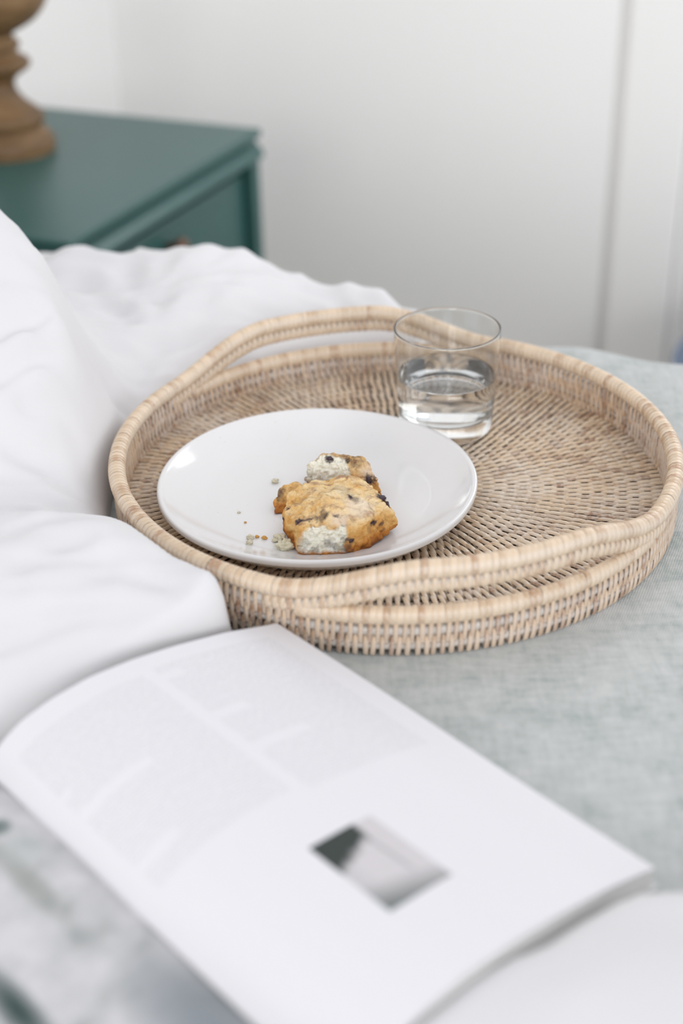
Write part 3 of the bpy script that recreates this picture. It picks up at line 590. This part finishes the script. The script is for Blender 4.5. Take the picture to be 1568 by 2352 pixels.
for i, ((x, y), r, m, lab) in enumerate(crumbs):
    rp = math.hypot(x - PC[0], y - PC[1]); zpl = ZF + float(np.interp(rp, [0, 0.05, 0.078, 0.090, 0.103], [0.0068, 0.0066, 0.0070, 0.0092, 0.0142]))
    o = blob('crumb', (x, y, zpl + r * 0.55), r, M[m], None, i * 3.3, (1.1, 0.9, 0.75), 4 if r > 0.003 else 3, 0.8); tag(o, lab, 'crumb', 'crumbs on the plate')

# ------------------------------------------------------------------ open book
BA = np.array([-0.0432, 0.7551]); BU = np.array([-0.74896, -0.66262]); BV = np.array([0.66262, -0.74896]); BL, BW = 0.2995, 0.2115
book = empty('open_book', (*(BA + BU * BW + BV * BL / 2), 0.0)); tag(book, 'open softcover book with two columns of text and a small grey photo on its page', 'book')
book.location.z = 0.0
def bw(u, v, z): return (*(BA + BU * u + BV * v), z)
bo = np.array(book.location)
def zpage(u):                  # u measured from the fore-edge, the gutter at BW
    return np.interp(u, [0, 0.04, 0.08, 0.11, 0.14, 0.165, 0.185, 0.2, 0.2085, 0.2115], [0.0165, 0.029, 0.038, 0.043, 0.0455, 0.0435, 0.039, 0.031, 0.022, 0.017])
def zverso(u): return np.interp(u, [0, 0.002, 0.008, 0.018, 0.03, 0.06, 0.12, 0.21], [0.0170, 0.0195, 0.0225, 0.0240, 0.0235, 0.0205, 0.0155, 0.0105])
def smooth_fn(fn, u, w=0.004): return sum(fn(np.clip(u + d * w, 0, BW)) for d in (-1, -.5, 0, .5, 1)) / 5
def page_mesh(name, fn, side, zo, mat, parent, uv=True):
    us = np.concatenate([np.linspace(0, 0.16, 24), np.linspace(0.165, BW, 30)]) if side > 0 else np.concatenate([np.linspace(0, 0.04, 26), np.linspace(0.045, BW, 24)])
    vs = np.linspace(0, BL, 40); v = []
    for u in us:
        for w in vs:
            z = smooth_fn(fn, u) + zo + 0.0006 * math.sin(w * 21 + u * 9) * (1 if side > 0 else 1.5)
            v.append(bw(u if side > 0 else BW + u, w, z))
    f = grid_faces(len(us), len(vs)); f = [q[::-1] for q in f]
    if side < 0: pass
    o = obj(name, np.array(v) - bo, f, mat, parent)
    me = o.data; ul = me.uv_layers.new(name='page'); co_ = [(u, w) for u in us for w in vs]
    for lp in me.loops: ul.data[lp.index].uv = (co_[lp.vertex_index][0], co_[lp.vertex_index][1])
    return o
def paper_nodes(name):
    k = NT(name, 0.6, 0.3); uvn = k.n('ShaderNodeUVMap'); uvn.uv_map = 'page'; sp = k.n('ShaderNodeSeparateXYZ'); k.l(uvn.outputs[0], sp.inputs[0]); return k, uvn.outputs[0], sp.outputs[0], sp.outputs[1]
def rect(k, U, V, u0, u1, v0, v1, soft=0.0006):
    def edge(x, a, sgn): return k.math('MULTIPLY_ADD', x, sgn / soft) if False else k.math('ADD', k.math('MULTIPLY', x, sgn / soft), -a * sgn / soft + 0.5, True)
    return k.math('MULTIPLY', k.math('MULTIPLY', edge(U, u0, 1), edge(U, u1, -1)), k.math('MULTIPLY', edge(V, v0, 1), edge(V, v1, -1)))
PAPER = (0.74, 0.73, 0.748)
k, UV, U, V = paper_nodes('printed_text_page')
text = None
cols = k.math('ADD', rect(k, U, V, 0.0180, 0.1065, 0.0140, 0.1560), rect(k, U, V, 0.1145, 0.2000, 0.0180, 0.1510), True)
for r in ((0.0920, 0.1085, 0.0230, 0.0295), (0.0830, 0.1085, 0.0710, 0.0785), (0.0680, 0.1085, 0.1060, 0.1135), (0.1540, 0.202, 0.0785, 0.0855), (0.175, 0.202, 0.1300, 0.1370), (0.195, 0.202, 0.0600, 0.0660)):
    cols = k.math('MULTIPLY', cols, k.math('SUBTRACT', 1.0, rect(k, U, V, *r)))
line = k.math('GREATER_THAN', k.math('SINE', k.math('MULTIPLY', V, 2 * PI / 0.00255)), -0.05)
mp = k.n('ShaderNodeMapping'); mp.inputs['Scale'].default_value = (1, 0.35, 1); k.l(UV, mp.inputs[0])
nz = k.n('ShaderNodeTexNoise'); nz.inputs['Scale'].default_value = 900; nz.inputs['Detail'].default_value = 1; k.l(mp.outputs[0], nz.inputs['Vector'])
word = k.math('GREATER_THAN', nz.outputs[0], 0.45)
ink = k.math('MULTIPLY', k.math('MULTIPLY', cols, line), k.math('MULTIPLY', word, 0.155))
colr = k.mix(ink, PAPER, (0.10, 0.10, 0.11))
# small grey photograph, dark trees at its left end over a pale field
PU0, PU1, PV0, PV1 = 0.0960, 0.1378, 0.1912, 0.2492
ph_m = rect(k, U, V, PU0, PU1, PV0, PV1, 0.0008)
pu = k.math('DIVIDE', k.math('SUBTRACT', U, PU0), PU1 - PU0); pv = k.math('DIVIDE', k.math('SUBTRACT', V, PV0), PV1 - PV0)
wob = k.n('ShaderNodeTexNoise'); wob.inputs['Scale'].default_value = 160; k.l(UV, wob.inputs['Vector'])
tree_edge = k.math('ADD', k.math('MULTIPLY', pu, 0.30), k.math('MULTIPLY', wob.outputs[0], 0.16)); tree = k.math('MULTIPLY', k.math('SUBTRACT', k.math('ADD', tree_edge, 0.08), pv), 9.0, True)
tree = k.math('MULTIPLY', tree, k.math('MULTIPLY', k.math('SUBTRACT', pu, 0.26), 12.0, True))
ground = k.math('MULTIPLY', k.math('SUBTRACT', k.math('ADD', pv, k.math('MULTIPLY', pu, 0.18)), 0.80), 3.2, True)
left = k.math('MULTIPLY', k.math('SUBTRACT', pu, 0.72), 1.6, True)
bar = k.math('MULTIPLY', k.math('SUBTRACT', 0.045, k.math('ABSOLUTE', k.math('SUBTRACT', pu, k.math('ADD', 0.34, k.math('MULTIPLY', pv, -0.06))))), 22.0, True)
bar = k.math('MULTIPLY', bar, k.math('MULTIPLY', k.math('SUBTRACT', 0.80, pv), 10, True))
pc = k.mix(k.math('MULTIPLY', bar, 0.6), (0.60, 0.57, 0.58), (0.27, 0.285, 0.285))
pc = k.mix(left, pc, (0.40, 0.41, 0.41)); pc = k.mix(ground, pc, (0.17, 0.185, 0.18)); pc = k.mix(tree, pc, (0.035, 0.045, 0.04))
colr = k.mix(ph_m, colr, pc); k.color(colr); M['recto'] = k.m
# facing page: soft grey full-page print
k, UV, U, V = paper_nodes('grey_print_page')
nz = k.n('ShaderNodeTexNoise'); nz.inputs['Scale'].default_value = 26; nz.inputs['Detail'].default_value = 3; nz.inputs['Roughness'].default_value = 0.55; k.l(UV, nz.inputs['Vector'])
g = k.ramp(nz.outputs[0], [(0.30, (0.27, 0.29, 0.285)), (0.44, (0.48, 0.48, 0.48)), (0.62, (0.60, 0.59, 0.60))])
def spot(u, v, ru, rv, c, s=1.0):
    global g
    a = k.math('POWER', k.math('DIVIDE', k.math('SUBTRACT', U, u), ru), 2.0); b = k.math('POWER', k.math('DIVIDE', k.math('SUBTRACT', V, v), rv), 2.0)
    g = k.mix(k.math('MULTIPLY', k.math('SUBTRACT', 1.0, k.math('ADD', a, b), True), s), g, c)
spot(0.014, 0.018, 0.012, 0.010, (0.05, 0.075, 0.065)); spot(0.021, 0.052, 0.008, 0.008, (0.10, 0.14, 0.13), 0.9)
spot(0.030, 0.095, 0.008, 0.045, (0.30, 0.31, 0.29), 0.8); spot(0.020, 0.075, 0.012, 0.016, (0.45, 0.48, 0.47), 0.6)
spot(0.018, 0.23, 0.03, 0.07, (0.20, 0.225, 0.245), 0.9); spot(0.074, 0.158, 0.010, 0.040, (0.03, 0.06, 0.055), 1.0)
k.color(g); M['verso'] = k.m
M['paper'] = plain('page_edges', (0.80, 0.785, 0.76), 0.8, 0.2, 0.06, 300)
k = NT('page_stack', 0.8, 0.2); tc = k.n('ShaderNodeTexCoord'); wv = k.n('ShaderNodeTexWave', wave_type='BANDS', bands_direction='Z'); wv.inputs['Scale'].default_value = 420; wv.inputs['Distortion'].default_value = 0.6; k.l(tc.outputs['Object'], wv.inputs[0])
k.color(k.mix(wv.outputs[1], (0.70, 0.685, 0.66), (0.80, 0.79, 0.77))); M['stack'] = k.m
M['cover'] = plain('book_cover', (0.62, 0.62, 0.61), 0.5, 0.4)
def under(fn, u): return max(0.0024, float(smooth_fn(fn, u)) - 0.0130)     # the leaves arch up off the bed between fore-edge and spine
def block(name, fn, side):
    us = np.concatenate([np.linspace(0, 0.15, 14), np.linspace(0.16, BW, 24)]) if side > 0 else np.concatenate([np.linspace(0, 0.04, 20), np.linspace(0.05, BW, 14)])
    v, f = [], []
    for u in us:
        zt = float(smooth_fn(fn, u)) - 0.0018; U_ = u if side > 0 else BW + u
        for w in (0.0006, BL - 0.0006):
            v += [bw(U_, w, under(fn, u)), bw(U_, w, max(zt, 0.003))]
    n = len(us)
    for i in range(n - 1):
        a, b = 4 * i, 4 * (i + 1); f += [(a, b, b + 1, a + 1), (a + 2, a + 3, b + 3, b + 2), (a + 1, b + 1, b + 3, a + 3), (a, a + 2, b + 2, b)]
    f += [(0, 1, 3, 2), (4 * n - 4, 4 * n - 2, 4 * n - 1, 4 * n - 3)]
    return obj(name, np.array(v) - bo, f, M['stack'], book, smooth=False)
block('page_block', zpage, 1); block('page_block', zverso, -1)
r_ = page_mesh('printed_page', zpage, 1, 0.0, M['recto'], book); tag(r_, 'page with two grey text columns and a small photo')
v_ = page_mesh('printed_page', zverso, -1, 0.0, M['verso'], book); tag(v_, 'facing page with a soft grey full-page picture')
v, f = [], []
cu = [(-0.003, zpage, 0.0)] + [(u, zpage, u) for u in np.linspace(0.0, BW, 24)] + [(BW + u, zverso, u) for u in np.linspace(0.002, BW, 20)] + [(2 * BW + 0.003, zverso, BW)]
for U_, fn, u in cu:
    zb = under(fn, u) - 0.0002
    for w in (-0.002, BL + 0.002): v += [bw(U_, w, zb - 0.0018), bw(U_, w, zb)]
n = len(cu)
for i in range(n - 1):
    a, b = 4 * i, 4 * (i + 1); f += [(a, b, b + 1, a + 1), (a + 2, a + 3, b + 3, b + 2), (a + 1, b + 1, b + 3, a + 3), (a, a + 2, b + 2, b)]
f += [(0, 1, 3, 2), (4 * n - 4, 4 * n - 2, 4 * n - 1, 4 * n - 3)]
obj('cover', np.array(v) - bo, f, M['cover'], book, smooth=False)

# ------------------------------------------------------------------ lift everything onto the bed height
for o in bpy.data.objects:
    if o.parent is None and o.type in ('MESH', 'EMPTY'): o.location.z += ZB
